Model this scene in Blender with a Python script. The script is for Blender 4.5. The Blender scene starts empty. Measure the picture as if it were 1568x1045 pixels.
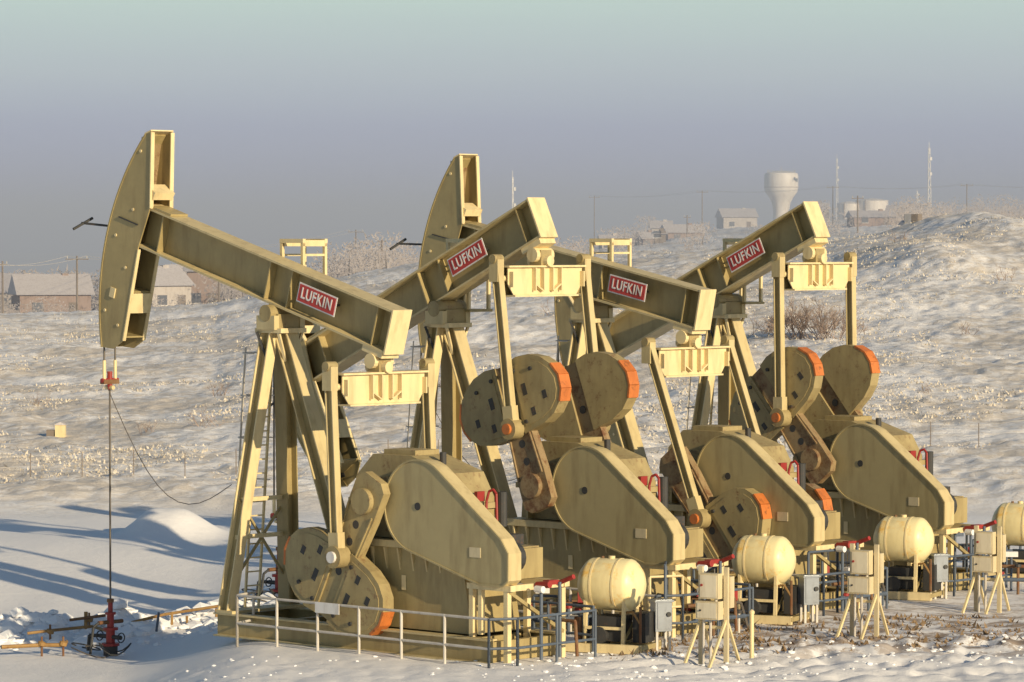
import bpy, math, random
import numpy as np
from mathutils import Vector, Matrix
random.seed(7); np.random.seed(7)
scene=bpy.context.scene
scene.view_settings.view_transform='Standard'
scene.view_settings.look='None'
scene.view_settings.exposure=0
COL=scene.collection

# ------------------------------------------------------------------ materials
def newmat(name):
    m=bpy.data.materials.new(name); m.use_nodes=True
    nt=m.node_tree; nt.nodes.clear()
    out=nt.nodes.new('ShaderNodeOutputMaterial'); p=nt.nodes.new('ShaderNodeBsdfPrincipled')
    nt.links.new(p.outputs[0],out.inputs[0])
    return m,nt,p
def N(nt,t,**k):
    n=nt.nodes.new(t)
    for a,b in k.items(): setattr(n,a,b)
    return n
def noise(nt,scale,detail=5,rough=.6,vec=None,dist=0):
    n=N(nt,'ShaderNodeTexNoise'); n.inputs['Scale'].default_value=scale
    n.inputs['Detail'].default_value=detail; n.inputs['Roughness'].default_value=rough
    n.inputs['Distortion'].default_value=dist
    if vec is not None: nt.links.new(vec,n.inputs['Vector'])
    return n.outputs[0]
def ramp(nt,fac,stops):
    r=N(nt,'ShaderNodeValToRGB'); e=r.color_ramp.elements
    while len(e)<len(stops): e.new(.5)
    for i,(p,c) in enumerate(stops):
        e[i].position=p; e[i].color=(c[0],c[1],c[2],1) if hasattr(c,'__len__') else (c,c,c,1)
    nt.links.new(fac,r.inputs[0]); return r.outputs[0]
def mix(nt,f,a,b):
    m=N(nt,'ShaderNodeMix',data_type='RGBA')
    if hasattr(f,'links') : nt.links.new(f,m.inputs[0])
    else: m.inputs[0].default_value=f
    for s,i in ((a,6),(b,7)):
        if hasattr(s,'links'): nt.links.new(s,m.inputs[i])
        else: m.inputs[i].default_value=(s[0],s[1],s[2],1)
    return m.outputs[2]
def paint(name,base,rust=.3,dark=.7,rough=.5,scale=1.0,metal=0,rustcol=(.16,.065,.025)):
    m,nt,p=newmat(name)
    tc=N(nt,'ShaderNodeTexCoord').outputs['Object']
    mp=N(nt,'ShaderNodeMapping'); nt.links.new(tc,mp.inputs[0]); mp.inputs['Scale'].default_value=(3,3,.6)
    n1=noise(nt,1.3*scale,6,.65,tc)
    n2=noise(nt,1.6*scale,5,.6,mp.outputs[0])
    n3=noise(nt,5*scale,8,.75,tc)
    c=mix(nt,ramp(nt,n1,[(.3,0),(.7,1)]),[b*dark for b in base],base)
    c=mix(nt,ramp(nt,n2,[(.48,0),(.72,.55)]),c,[base[0]*.55,base[1]*.5,base[2]*.45])
    lo=.80-.30*rust
    c=mix(nt,ramp(nt,n3,[(lo-.08,0),(lo+.08,1)]),c,rustcol)
    nt.links.new(c,p.inputs['Base Color'])
    p.inputs['Roughness'].default_value=rough; p.inputs['Metallic'].default_value=metal
    b=N(nt,'ShaderNodeBump'); b.inputs['Strength'].default_value=.25; b.inputs['Distance'].default_value=.012
    nt.links.new(n3,b.inputs['Height']); nt.links.new(b.outputs[0],p.inputs['Normal'])
    return m
OL=(.41,.325,.15)
M={}
M['olive']=paint('olive_paint',OL,.14,.78)
M['worn']=paint('worn_olive_paint',(.41,.325,.155),.56,.70,.6,1.0,0,(.17,.085,.04))
M['crank']=paint('rust_streaked_paint',(.35,.25,.13),.82,.65,.65,.7,0,(.14,.06,.025))
M['rusty']=paint('rusty_steel',(.24,.14,.07),1.0,.6,.75)
M['cream']=paint('pale_sunlit_olive_paint',(.78,.64,.36),.2,.86)  # lighter copy of the olive; sunlight on rear faces is in the colour
M['edge']=paint('sunlit_olive_edge',(.60,.49,.26),.2,.86)  # olive again, lightened as if sun caught the flanges and rims
M['guard']=paint('guard_paint',(.43,.355,.18),.10,.85,.45,.8)
M['orange']=paint('orange_safety_paint',(.62,.19,.045),.6,.75)
M['red']=paint('red_paint',(.36,.035,.03),.35,.7)
M['signred']=paint('sign_red',(.52,.05,.04),.0,.9)
M['white']=paint('white_paint',(.80,.78,.75),.1,.9)
M['rail']=paint('galvanised_rail',(.62,.58,.52),.3,.8,.45)
M['bluesteel']=paint('blue_grey_steel',(.10,.13,.18),.25,.7,.5)
M['dark']=paint('dark_machinery',(.05,.05,.05),.45,.6,.6)
M['cable']=paint('wire_rope',(.13,.11,.09),.3,.7,.5)
M['tank']=paint('sunlit_cream_tank_paint',(.88,.76,.42),.64,.92,.4,.4,0,(.78,.46,.09))  # white tank: sunlight's yellow is put into the colour, along with stains
M['panel']=paint('panel_tan',(.64,.54,.34),.1,.88,.5)
M['pface']=paint('panel_door',(.74,.66,.49),.1,.88,.5)
M['alu']=paint('aluminium_cabinet',(.35,.38,.42),.1,.8,.3,1,.5)
M['brass']=paint('yellow_pipe',(.36,.21,.07),.6,.7,.6)
M['brick']=paint('brick_wall',(.33,.25,.22),.0,.85,.9)  # brick, roof and siding tones are muted to carry distance haze
M['roof']=paint('frosted_roof',(.58,.54,.54),.0,.88,.9)
M['wall']=paint('pale_siding',(.54,.49,.45),.0,.9,.8)
M['glass']=paint('window_dark',(.12,.13,.16),0,.9,.3)
M['tower']=paint('water_tower_white',(.84,.78,.72),.0,.92,.5,.2)
M['wood']=paint('weathered_wood',(.24,.20,.17),.2,.8,.9)

# ------------------------------------------------------------------ mesh builder
class B:
    def __init__(s): s.v=[];s.f=[];s.m=[];s.mats=[]
    def mi(s,k):
        if k not in s.mats: s.mats.append(k)
        return s.mats.index(k)
    def add(s,vs,fs,k):
        o=len(s.v); i=s.mi(k)
        s.v+= [tuple(v) for v in vs]; s.f+=[tuple(a+o for a in f) for f in fs]; s.m+=[i]*len(fs)
    def fbox(s,c,ax,dim,k):
        c=Vector(c); a,b,d=[Vector(q).normalized()*(w/2) for q,w in zip(ax,dim)]
        vs=[c+a*i+b*j+d*l for i in(-1,1) for j in(-1,1) for l in(-1,1)]
        s.add(vs,[(0,1,3,2),(4,6,7,5),(0,4,5,1),(2,3,7,6),(0,2,6,4),(1,5,7,3)],k)
    def box(s,c,dim,k): s.fbox(c,((1,0,0),(0,1,0),(0,0,1)),dim,k)
    def frame(s,p0,p1,up):
        p0=Vector(p0);p1=Vector(p1); d=(p1-p0); L=d.length; d.normalize()
        up=Vector(up); sd=d.cross(up)
        if sd.length<1e-4: sd=d.cross(Vector((1,0,0)))
        sd.normalize(); u=sd.cross(d).normalized()
        return p0,p1,d,u,sd,L
    def bar(s,p0,p1,h,w,k,up=(0,0,1)):
        p0,p1,d,u,sd,L=s.frame(p0,p1,up)
        s.fbox((p0+p1)/2,(d,u,sd),(L,h,w),k)
    def ibeam(s,p0,p1,h,w,k,up=(0,0,1),tf=.04,tw=.03,kf=None):
        p0,p1,d,u,sd,L=s.frame(p0,p1,up); c=(p0+p1)/2
        s.fbox(c+u*(h/2-tf/2),(d,u,sd),(L,tf,w),kf or k)
        s.fbox(c-u*(h/2-tf/2),(d,u,sd),(L,tf,w),kf or k)
        s.fbox(c,(d,u,sd),(L,h-2*tf,tw),k)
    def cyl(s,p0,p1,r,k,n=14,r1=None):
        p0,p1,d,u,sd,L=s.frame(p0,p1,(0,0,1)); r1=r if r1 is None else r1
        vs=[];
        for i in range(n):
            a=2*math.pi*i/n; q=u*math.cos(a)+sd*math.sin(a)
            vs+=[p0+q*r,p1+q*r1]
        fs=[(2*i,2*((i+1)%n),2*((i+1)%n)+1,2*i+1) for i in range(n)]
        fs+=[tuple(2*i for i in range(n))[::-1],tuple(2*i+1 for i in range(n))]
        s.add(vs,fs,k)
    def path(s,pts,r,k,n=6):
        for a,b in zip(pts[:-1],pts[1:]): s.cyl(a,b,r,k,n)
    def prism(s,poly,y0,y1,k,fn=None,ke=None):
        # poly in (x,z); extruded along y
        fn=fn or (lambda x,y,z:(x,y,z)); n=len(poly)
        vs=[fn(x,y0,z) for x,z in poly]+[fn(x,y1,z) for x,z in poly]
        s.add(vs,[tuple(range(n)),tuple(range(n,2*n))[::-1]],k)
        s.add(vs,[(i,i+n,(i+1)%n+n,(i+1)%n) for i in range(n)],ke or k)
    def rev(s,prof,c,k,n=20,axis=(0,0,1)):
        c=Vector(c); ax=Vector(axis).normalized(); t=Vector((1,0,0)) if abs(ax.x)<.9 else Vector((0,1,0))
        u=ax.cross(t).normalized(); w=ax.cross(u)
        vs=[];m=len(prof)
        for i in range(n):
            a=2*math.pi*i/n
            for r,h in prof: vs.append(c+ax*h+(u*math.cos(a)+w*math.sin(a))*r)
        fs=[(i*m+j,((i+1)%n)*m+j,((i+1)%n)*m+j+1,i*m+j+1) for i in range(n) for j in range(m-1)]
        s.add(vs,fs,k)
    def obj(s,name,parent=None,smooth=False):
        me=bpy.data.meshes.new(name); me.from_pydata(s.v,[],s.f)
        for k in s.mats: me.materials.append(M[k])
        me.polygons.foreach_set('material_index',s.m)
        import bmesh
        bm=bmesh.new(); bm.from_mesh(me); bmesh.ops.recalc_face_normals(bm,faces=bm.faces); bm.to_mesh(me); bm.free()
        if smooth:
            me.polygons.foreach_set('use_smooth',[True]*len(me.polygons))
            try: me.set_sharp_from_angle(angle=math.radians(40))
            except Exception: pass
        o=bpy.data.objects.new(name,me); COL.objects.link(o)
        if parent: o.parent=parent
        return o
def empty(name,loc,rz=0):
    e=bpy.data.objects.new(name,None); COL.objects.link(e); e.location=loc; e.rotation_euler=(0,0,rz); return e

# ------------------------------------------------------------------ terrain
tab=np.random.rand(256,256)
def vn(x,y,s=0):
    x=x+s*17.3; y=y+s*9.7
    xi=np.floor(x).astype(int); yi=np.floor(y).astype(int); fx=x-xi; fy=y-yi
    fx=fx*fx*(3-2*fx); fy=fy*fy*(3-2*fy)
    g=lambda a,b: tab[a%256,b%256]
    return (g(xi,yi)*(1-fx)+g(xi+1,yi)*fx)*(1-fy)+(g(xi,yi+1)*(1-fx)+g(xi+1,yi+1)*fx)*fy-.5
def sm(a,b,x):
    t=np.clip((x-a)/(b-a),0,1); return t*t*(3-2*t)
PX=[0,200,330,450,560,700,900,1100,1300,1568]
ZC=[-1.4,-1.0,-.2,1.6,3.1,4.3,5.4,6.6,7.8,8.3]
Z9=[-9,-9,-9,-8,-4,1,5,9.2,11.6,12.4]
def H(X,Y):
    X=np.asarray(X,float);Y=np.asarray(Y,float)
    Ys=np.maximum(Y,20.); px=784+5760*np.clip(X/Ys,-.16,.16)
    zc=np.interp(px,PX,ZC); z9=np.interp(px,PX,Z9)
    t=np.clip((Y-117)/283,0,1)
    z=zc*(1-(1-t)**1.6)+1.2*np.sin(math.pi*t)**.8*np.interp(px,[0,600,1600],[1,.7,.5])
    t2=np.clip((Y-400)/500,0,1); z=z+(z9-zc)*(t2*t2*(3-2*t2)*.6+.4*t2)
    t3=np.clip((Y-950)/1600,0,1); z=z+(-32-z9)*t3
    hill=sm(115,121,Y); far=sm(2500,3500,Y)
    z=z+hill*.35
    big=sm(125,200,Y)
    z=z+hill*(1-far)*(1.9*vn(X/38,Y/55,1)*sm(130,220,Y)+.65*vn(X/12,Y/20,2)*(.35+.65*big)+.34*vn(X/4.5,Y/6,3)*(.45+.55*big)+.25*vn(X/1.5,Y/1.9,4)+.19*vn(X/.55,Y/.6,5))
    # old vehicle terraces / drift ridges running across the slope
    z=z+hill*big*(1-sm(420,600,Y))*.55*np.abs(vn(X/60+.02*Y,Y/11,12))*2
    # spur with a shaded gully on its left flank
    z=z+2.6*np.exp(-((X-36)/6.5)**2-((Y-285)/38)**2)+1.6*np.exp(-((X-27)/4)**2-((Y-250)/22)**2)
    # pad: gentle undulation, ruts, dip by the nearest well
    pad=1-hill
    dip=-.8*sm(-4.9,-8.6,X)*(1-sm(92,106,Y))*sm(30,66,Y)
    churn=np.exp(-((Y-(88.5+.18*(X+9)))/2.6)**2)*sm(-5,-6.5,X)+np.exp(-((Y-76)/5)**2)*sm(3,7,X)+.25*np.exp(-((Y-73)/4)**2)
    z=z+pad*(dip+.12*vn(X/6,Y/9,6)+.05*vn(X/1.4,Y/2.2,7)+churn*(.26*np.abs(vn(X/.7,Y/.8,8))+.16*vn(X/.28,Y/.3,9)))
    z=z+pad*(.55*np.exp(-((Y-88.4-.1*(X+9))/1.0)**2)*sm(-5.6,-7.5,X)*(.6+vn(X/.9,Y/.9,11)))
    # tyre ruts crossing the front of the pad
    c=70.6+.42*(X-2)+.6*np.sin(X*.35)
    for o in(-1.1,.9,2.6,3.9): 
        q=(Y-c-o)/.28; z=z+pad*sm(0,3,X)*(-.08*np.exp(-q*q)+.06*np.exp(-(np.abs(q)-1.5)**2*2))
    # ploughed pile
    px_=(X+9.75)/1.15; py_=(Y-107)/1.7
    z=z+.80*np.exp(-(px_**2+py_**2)**1.3)*(1+.25*vn(X/.7,Y/.7,10))
    return z
def hz(x,y): return float(H(np.array([x]),np.array([y]))[0])

th=np.concatenate([np.linspace(-math.pi,-.19,70)[:-1],np.linspace(-.19,.19,800),np.linspace(.19,math.pi,70)[1:-1]])
rr=np.concatenate([[1,6,15,25,35,43],1/np.linspace(1/50,1/117,250),np.geomspace(117.5,420,620),np.geomspace(423,1000,150),np.geomspace(1020,9000,45)])
TH,R=np.meshgrid(th,rr,indexing='ij')
Xg=R*np.sin(TH);Yg=R*np.cos(TH); Zg=H(Xg,Yg)
nT,nR=TH.shape
V=np.stack([Xg,Yg,Zg],-1).reshape(-1,3)
i,j=np.meshgrid(np.arange(nT),np.arange(nR-1),indexing='ij'); i2=(i+1)%nT
F=np.stack([i*nR+j,i*nR+j+1,i2*nR+j+1,i2*nR+j],-1).reshape(-1,4)
me=bpy.data.meshes.new('snowy_ground')
me.vertices.add(len(V)); me.vertices.foreach_set('co',V.ravel())
me.loops.add(len(F)*4); me.loops.foreach_set('vertex_index',F[:,::-1].ravel())
me.polygons.add(len(F)); me.polygons.foreach_set('loop_start',np.arange(len(F))*4)
me.update(); me.validate()
me.polygons.foreach_set('use_smooth',[True]*len(F))
ground=bpy.data.objects.new('snowy_ground',me); COL.objects.link(ground)
if me.polygons[1000].normal.z<0: me.flip_normals()
m,nt,p=newmat('snow_and_dry_grass')
geo=N(nt,'ShaderNodeNewGeometry').outputs['Position']
sp=N(nt,'ShaderNodeSeparateXYZ'); nt.links.new(geo,sp.inputs[0])
def mr(v,a,b,c=0,d=1):
    n=N(nt,'ShaderNodeMapRange'); nt.links.new(v,n.inputs[0])
    for q,w in zip((1,2,3,4),(a,b,c,d)): n.inputs[q].default_value=w
    return n.outputs[0]
def mt(op,a,b):
    n=N(nt,'ShaderNodeMath',operation=op)
    for q,w in ((0,a),(1,b)):
        if hasattr(w,'links'): nt.links.new(w,n.inputs[q])
        else: n.inputs[q].default_value=w
    return n.outputs[0]
hillf=mr(sp.outputs[1],113,121)
g1=noise(nt,1.3,8,.75,geo,.4); g2=noise(nt,.08,4,.6,geo); g3=noise(nt,4,6,.7,geo)
gm=mt('MULTIPLY',ramp(nt,mt('ADD',mt('MULTIPLY',g1,.65),mt('MULTIPLY',g2,.45)),[(.50,0),(.60,1)]),hillf)
snow=mix(nt,ramp(nt,g2,[(.35,0),(.65,1)]),(.90,.88,.87),(.85,.83,.82))
grass=mix(nt,g3,(.36,.27,.17),(.76,.66,.52))
c=mix(nt,mt('MULTIPLY',gm,.62),snow,grass)
# bare gravel / dirt showing on the worked pad to the right of the units
bx=mr(sp.outputs[0],1.0,4.0); by=mt('MULTIPLY',mr(sp.outputs[1],74,77),mr(sp.outputs[1],92,82))
dm=mt('MULTIPLY',mt('MULTIPLY',bx,by),ramp(nt,noise(nt,1.6,7,.7,geo),[(.46,0),(.56,.85)]))
c=mix(nt,dm,c,mix(nt,g3,(.16,.10,.055),(.38,.26,.16)))
nt.links.new(c,p.inputs['Base Color']); p.inputs['Roughness'].default_value=.8
b=N(nt,'ShaderNodeBump'); b.inputs['Strength'].default_value=.8; b.inputs['Distance'].default_value=.14
nt.links.new(mt('MULTIPLY',mt('ADD',g1,mt('MULTIPLY',g3,.4)),mr(sp.outputs[1],112,122,.3,1)),b.inputs['Height']); nt.links.new(b.outputs[0],p.inputs['Normal'])
me.materials.append(m)

# ------------------------------------------------------------------ pumpjack
AZ=math.radians(137)
def text_mesh(body,size,parent,fn,mat):
    cu=bpy.data.curves.new('lettering','FONT'); cu.body=body; cu.size=size; cu.align_x='CENTER'; cu.align_y='CENTER'; cu.extrude=.004; cu.offset=.004; cu.space_character=1.12
    o=bpy.data.objects.new('lettering_tmp',cu); COL.objects.link(o)
    dg=bpy.context.evaluated_depsgraph_get(); mm=bpy.data.meshes.new_from_object(o.evaluated_get(dg))
    bpy.data.objects.remove(o)
    for v in mm.vertices: v.co=fn(v.co)
    mm.materials.clear(); mm.materials.append(mat)
    q=bpy.data.objects.new('sign_lettering',mm); COL.objects.link(q); q.parent=parent
def pumpjack(x,y,tilt,cr,first=False,az=AZ,dz=0):
    P=empty('pumpjack',(x,y,-.4+dz),az)
    t=math.radians(tilt); ct,st=math.cos(t),math.sin(t); PV=7.3
    def T(x,y,z): return (x*ct-z*st,y,PV+x*st+z*ct)
    ux=(ct,0,st); uz=(-st,0,ct); uy=(0,1,0)
    # walking beam
    b=B(); zb=.6; h=.92
    b.ibeam(T(-3.45,0,zb),T(4.55,0,zb),h,.54,'olive',up=uz,tf=.045,tw=.03,kf='edge')
    for xs in (-3.0,-.35,.35,3.9):
        for sy in(-1,1): b.fbox(T(xs,sy*.125,zb),(ux,uy,uz),(.03,.21,h-.1),'olive')
    b.fbox(T(-3.47,0,zb+.0),(ux,uy,uz),(.04,.56,h+.04),'cream')
    b.fbox(T(4.0,0,zb+h/2+.03),(ux,uy,uz),(.7,.5,.05),'olive')
    b.obj('walking_beam',P)
    # sign
    b=B(); b.fbox(T(-1.27,.280,zb+.05),(ux,uy,uz),(1.18,.015,.42),'white'); b.fbox(T(-1.27,.290,zb+.05),(ux,uy,uz),(1.12,.012,.36),'signred')
    for xx in(-1.7,-.85): b.fbox(T(xx,.14,zb+.05),(ux,uy,uz),(.04,.22,.04),'dark')
    b.obj('sign_plate',P)
    text_mesh('LUFKIN',.33,P,lambda c:Vector(T(-1.27-c.x*.80,.301+c.z,zb+.05+c.y)),M['white'])
    # horse head
    b=B(); R0=5.5; a0,a1=math.radians(-25),math.radians(28); n=22
    arc=[(R0*math.cos(a0+(a1-a0)*i/n),R0*math.sin(a0+(a1-a0)*i/n)) for i in range(n+1)]
    back=[(4.69,2.71),(4.28,1.06),(4.42,.12),(4.36,-2.0),(4.62,-2.25)]
    poly=arc+back
    for s_ in(-1,1):
        y0=s_*.30; b.prism(poly,y0-.015,y0+.015,'olive',T)
    for (p0,p1) in zip(arc[:-1],arc[1:]):
        b.bar(T(p0[0],0,p0[1]),T(p1[0],0,p1[1]),.04,.66,'olive',up=ux)
    def plate(p0,p1,w,k,th=.03,yc=0): b.bar(T(p0[0],yc,p0[1]),T(p1[0],yc,p1[1]),th,w,k,up=(ux if abs(p1[1]-p0[1])>abs(p1[0]-p0[0]) else uz))
    plate((4.69,2.725),(arc[-1][0]+.02,arc[-1][1]+.02),.66,'cream')
    for s_ in(-1,1):
        plate((4.67,2.69),(4.26,1.08),.10,'cream',.03,s_*.29)
        plate((4.40,.1),(4.34,-1.98),.08,'cream',.03,s_*.29)
    plate((4.26,1.08),(4.75,1.06),.6,'cream'); plate((4.25,1.35),(4.6,1.45),.58,'cream',.18)
    plate((4.36,-.9),(4.36,-1.35),.58,'cream'); plate((4.4,-.88),(5.3,-.95),.57,'olive'); plate((4.35,-1.9),(5.0,-2.0),.57,'olive')
    plate((4.98,2.5),(4.85,1.1),.57,'crank'); plate((4.95,.1),(4.95,-2.1),.57,'dark')  # lower inner plate coloured dark to give the open recess its shade
    b.fbox(T(4.95,.33,-1.05),(ux,uy,uz),(.16,.03,.22),'cream')
    for q,w in((4.8,.9),(5.2,.2),(4.9,2.2),(5.1,-1.5),(4.7,-.4),(4.6,-1.7)): b.cyl(T(q,.30,w),T(q,.335,w),.035,'cream',8)
    b.bar(T(4.55,.33,.62),T(5.2,.33,.62),.025,.03,'dark'); b.bar(T(5.5,0,.3),T(6.35,.35,.15),.05,.05,'dark'); b.bar(T(6.3,.1,.28),T(6.3,.6,.02),.05,.05,'dark')
    b.obj('horse_head',P)
    # bridle
    b=B(); wt=R0*1.0+.03
    zt=PV+ (0 if (-25+tilt)<0 else R0*math.sin(math.radians(-25+tilt)))
    tip=T(R0*math.cos(a0),0,R0*math.sin(a0)); zl=min(tip[2],zt)-.75
    for yy in(-.16,.16):
        b.path([(wt,yy,zt),(wt,yy,zl)],.022,'cable'); b.cyl((wt,yy,zl+.45),(wt,yy,zl),.04,'cream',8)
    b.box((wt,0,zl-.03),(.14,.44,.10),'rusty'); b.cyl((wt,0,zl-.2),(wt,0,zl+.2),.06,'red',10)
    b.cyl((wt,-.24,zl-.0),(wt,.24,zl-.0),.05,'red',8); b.cyl((wt-.12,.0,zl-.16),(wt+.12,0,zl-.16),.05,'cream',8)
    b.cyl((wt,0,zl),(wt-.0,0,.3),.022,'cable',8)
    pts=[]
    for i in range(13):
        q=i/12; pts.append((wt-(wt-.9)*q, .1+.5*q, (zl-.1)*(1-q)+3.6*q-1.5*math.sin(math.pi*q)*(.9)))
    b.path(pts,.010,'cable',5)
    b.obj('polished_rod_and_bridle',P)
    # samson post
    b=B()
    top=6.85
    b.ibeam((.12,.22,top),(.72,.92,.9),.30,.26,'olive',up=(1,0,0),tf=.03,kf='cream')  # near leg's flanges take the sunlit tone
    b.ibeam((.12,-.22,top),(.72,-.92,.9),.32,.34,'olive',up=(0,1,0),tf=.03,kf='olive')
    b.ibeam((-.15,0,top),(-2.45,0,1.0),.36,.34,'olive',up=(1,0,.3),tf=.03,kf='edge')
    for zz in(2.5,3.3):
        q=(top-zz)/(top-.9); yy=.22+.73*q; xx=.12+.63*q
        b.bar((xx,-yy,zz),(xx,yy,zz),.09,.08,'cream')
    b.bar((.55,.7,3.3),(.68,-.88,1.4),.05,.05,'olive'); b.bar((.55,-.7,3.3),(.68,.88,1.4),.05,.05,'olive')
    b.box((0,0,top+.05),(.8,.75,.10),'cream'); 
    b.box((0,0,top+.25),(.5,.62,.3),'worn'); b.cyl((0,-.46,top+.42),(0,.46,top+.42),.18,'worn',16)
    for sy in(-1,1):
        b.box((0,sy*.38,top+.22),(.55,.14,.3),'edge')
        b.bar((.3,sy*.42,top+.02),(.14,sy*.3,top-.5),.05,.06,'dark')
        b.bar((-.3,sy*.35,top+.02),(-.25,sy*.1,top-.6),.05,.06,'cream')
    b.obj('samson_post',P)
    # ladder with cage
    b=B()
    l0=Vector((.80,0,.95)); l1=Vector((.30,0,7.0)); 
    for sy in(-.2,.2): b.bar(l0+Vector((.12,sy,0)),l1+Vector((.12,sy,0)),.045,.045,'cream')
    for i in range(20):
        c=l0.lerp(l1,(i+.5)/20); b.bar(c+Vector((.12,-.2,0)),c+Vector((.12,.2,0)),.03,.03,'cream')
    for q in(.45,.6,.75,.9):
        c=l0.lerp(l1,q)+Vector((.12,0,0)); pts=[c+Vector((.62*math.sin(a),.34*math.cos(a),0)) for a in np.linspace(0,math.pi,9)]
        b.path(pts,.015,'rail',5)
    for a in(.6,1.57,2.5):
        o=Vector((.62*math.sin(a)+.12,.34*math.cos(a),0)); b.path([l0.lerp(l1,.42)+o,l0.lerp(l1,.92)+o],.013,'rail',5)
    b.obj('caged_ladder',P)
    # top work frame
    b=B()
    for xx in(-.32,.32):
        for yy in(-1.0,-.35): b.bar((xx,yy,7.25),(xx,yy,8.75),.07,.07,'cream')
        b.bar((xx,-1.03,8.75),(xx,-.32,8.75),.13,.07,'cream')
        b.bar((xx,-1.0,8.5),(xx,-.35,8.5),.05,.05,'cream')
    for yy in(-1.0,-.35): b.bar((-.36,yy,8.8),(.36,yy,8.8),.09,.08,'cream')
    b.box((0,-.68,7.22),(.8,.75,.06),'olive')
    b.obj('service_platform',P)
    # equalizer
    e=T(-3.1,0,-.08); ex,ez=e[0],e[2]; EZ=ez-.58; PY=1.42
    b=B()
    b.fbox(T(-3.1,0,.08),(ux,uy,uz),(.6,.5,.14),'cream')
    b.box((ex,0,ez-.12),(.34,.34,.36),'worn'); b.cyl((ex,-.28,ez-.05),(ex,.28,ez-.05),.16,'cream',14); b.cyl((ex-.3,0,ez-.18),(ex+.3,0,ez-.18),.12,'cream',12)
    def yz(poly,x0,x1,k): b.prism(poly,x0,x1,k,lambda a,c,d:(c,a,d))
    out=[(-1.2,EZ+.26),(1.2,EZ+.26),(1.2,EZ-.10),(1.02,EZ-.34),(-1.02,EZ-.34),(-1.2,EZ-.10)]
    yz(out,ex-.14,ex-.11,'cream'); yz(out,ex+.11,ex+.14,'olive')  # rear plate in the sunlit tone, front plate in plain olive
    b.box((ex,0,EZ+.282),(.46,2.5,.04),'cream'); b.box((ex,0,EZ-.362),(.40,2.06,.04),'cream')
    for yy in(-1.15,-.42,-.15,.15,.42,1.15): b.box((ex-.20,yy,EZ-.0),(.12,.03,.5 if abs(yy)<1 else .34),'cream')
    b.fbox((ex-.2,.29,EZ-.18),((0,1,.6),(0,-.6,1),(1,0,0)),(.3,.03,.1),'cream'); b.fbox((ex-.2,-.29,EZ-.18),((0,1,-.6),(0,.6,1),(1,0,0)),(.3,.03,.1),'cream')
    b.cyl((ex,-PY-.05,EZ+.02),(ex,PY+.05,EZ+.02),.07,'cream',12)
    b.obj('equalizer',P)
    # cranks, pitmans
    SX,SZ,CR=-3.75,3.5,1.3; ca=math.radians(cr); cu,su=math.cos(ca),math.sin(ca)
    pin=(SX+CR*cu,SZ+CR*su)
    for sy in(-1,1):
        b=B()
        A=(ex,sy*PY,EZ+.38); Z=(pin[0],sy*PY,pin[1])
        b.ibeam(A,Z,.21,.16,'olive',up=(1,0,0),tf=.025,kf='edge')
        b.bar((ex,sy*PY,EZ+.44),(ex,sy*PY,EZ-.05),.26,.20,'edge',up=(1,0,0))
        b.cyl((ex,sy*(PY-.14),EZ+.45),(ex,sy*(PY+.14),EZ+.45),.10,'worn',12)
        dv=(Vector(A)-Vector(Z)).normalized(); b.bar(Z,Vector(Z)+dv*.5,.28,.20,'edge',up=(1,0,0))
        b.cyl((pin[0],sy*(PY-.18),pin[1]),(pin[0],sy*(PY+.14),pin[1]),.23,'worn',18)
        b.cyl((pin[0],sy*(PY+.14),pin[1]),(pin[0],sy*(PY+.2),pin[1]),.12,'orange' if cr!=-63 else 'white',12)
        b.obj('pitman_arm',P,True)
        def C(u,y,v): return (SX+u*cu-v*su,y,SZ+u*su+v*cu)
        ka='worn' if cr==-63 else 'crank'
        b=B(); y0,y1=sy*1.02,sy*1.22
        b.prism([(-.55,-.25),(-.4,-.42),(.3,-.42),(2.72,-.24),(2.72,.24),(.3,.42),(-.4,.42),(-.55,.25)],y0,y1,ka,C)
        b.cyl((SX,sy*.9,SZ),(SX,sy*1.34,SZ),.27,ka,18)
        for u in(.55,.95,1.65): b.cyl(C(u,sy*1.0,0),C(u,sy*1.224,0),.09,'dark',12)
        for vv in(-.3,.3): b.bar(C(.2,sy*1.235,vv*1.2),C(2.6,sy*1.235,vv*.72),.05,.03,ka,up=(0,1,0))
        b.obj('crank_arm',P,True)
        for sv in(-1,1):
            b=B()
            lobe=[(2.74,.20),(2.78,.50),(2.72,.86),(2.56,1.17),(2.32,1.41),(2.02,1.55),(1.72,1.53),(1.47,1.40),(1.28,1.16),(1.17,.82),(1.12,.20)]
            lb=[(u,v*sv) for u,v in lobe]; ya,yb=sy*.96,sy*1.27
            kk='crank' if (cr==-128 and sy<0) else 'worn'
            b.prism(lb,ya,yb,kk,C,kk)
            inner=[(1.93+(u-1.93)*.84,(.8+(v-.8)*.84)*sv) for u,v in lobe]
            b.prism(inner,sy*1.27,sy*1.285,kk,C)
            for u,v in((1.50,.62),(1.75,1.05)): b.prism([(u-.09,v*sv-.06),(u+.09,v*sv-.06),(u+.09,v*sv+.06),(u-.09,v*sv+.06)],sy*1.20,sy*1.29,'dark',C)  # dark blocks here and below stand for the shade inside cast openings
            b.prism([(1.9,(.45)*sv),(2.16,.45*sv),(2.16,.58*sv),(1.9,.58*sv)],sy*1.2,sy*1.29,'dark',C)
            for u,v in((1.35,.35),(2.5,.35),(2.4,.85)): b.cyl(C(u,sy*1.27,v*sv),C(u,sy*1.33,v*sv),.045,'dark',8)
            segs=[4,5,6] if cr>0 else ([4,5] if cr==-63 else [4,5])
            for i0 in segs:
                p0,p1=lb[i0],lb[i0+1]
                b.bar(C(p0[0],sy*1.115,p0[1]),C(p1[0],sy*1.115,p1[1]),.05,.325,'orange',up=(cu,0,su))
            b.obj('counterweight',P)
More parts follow.
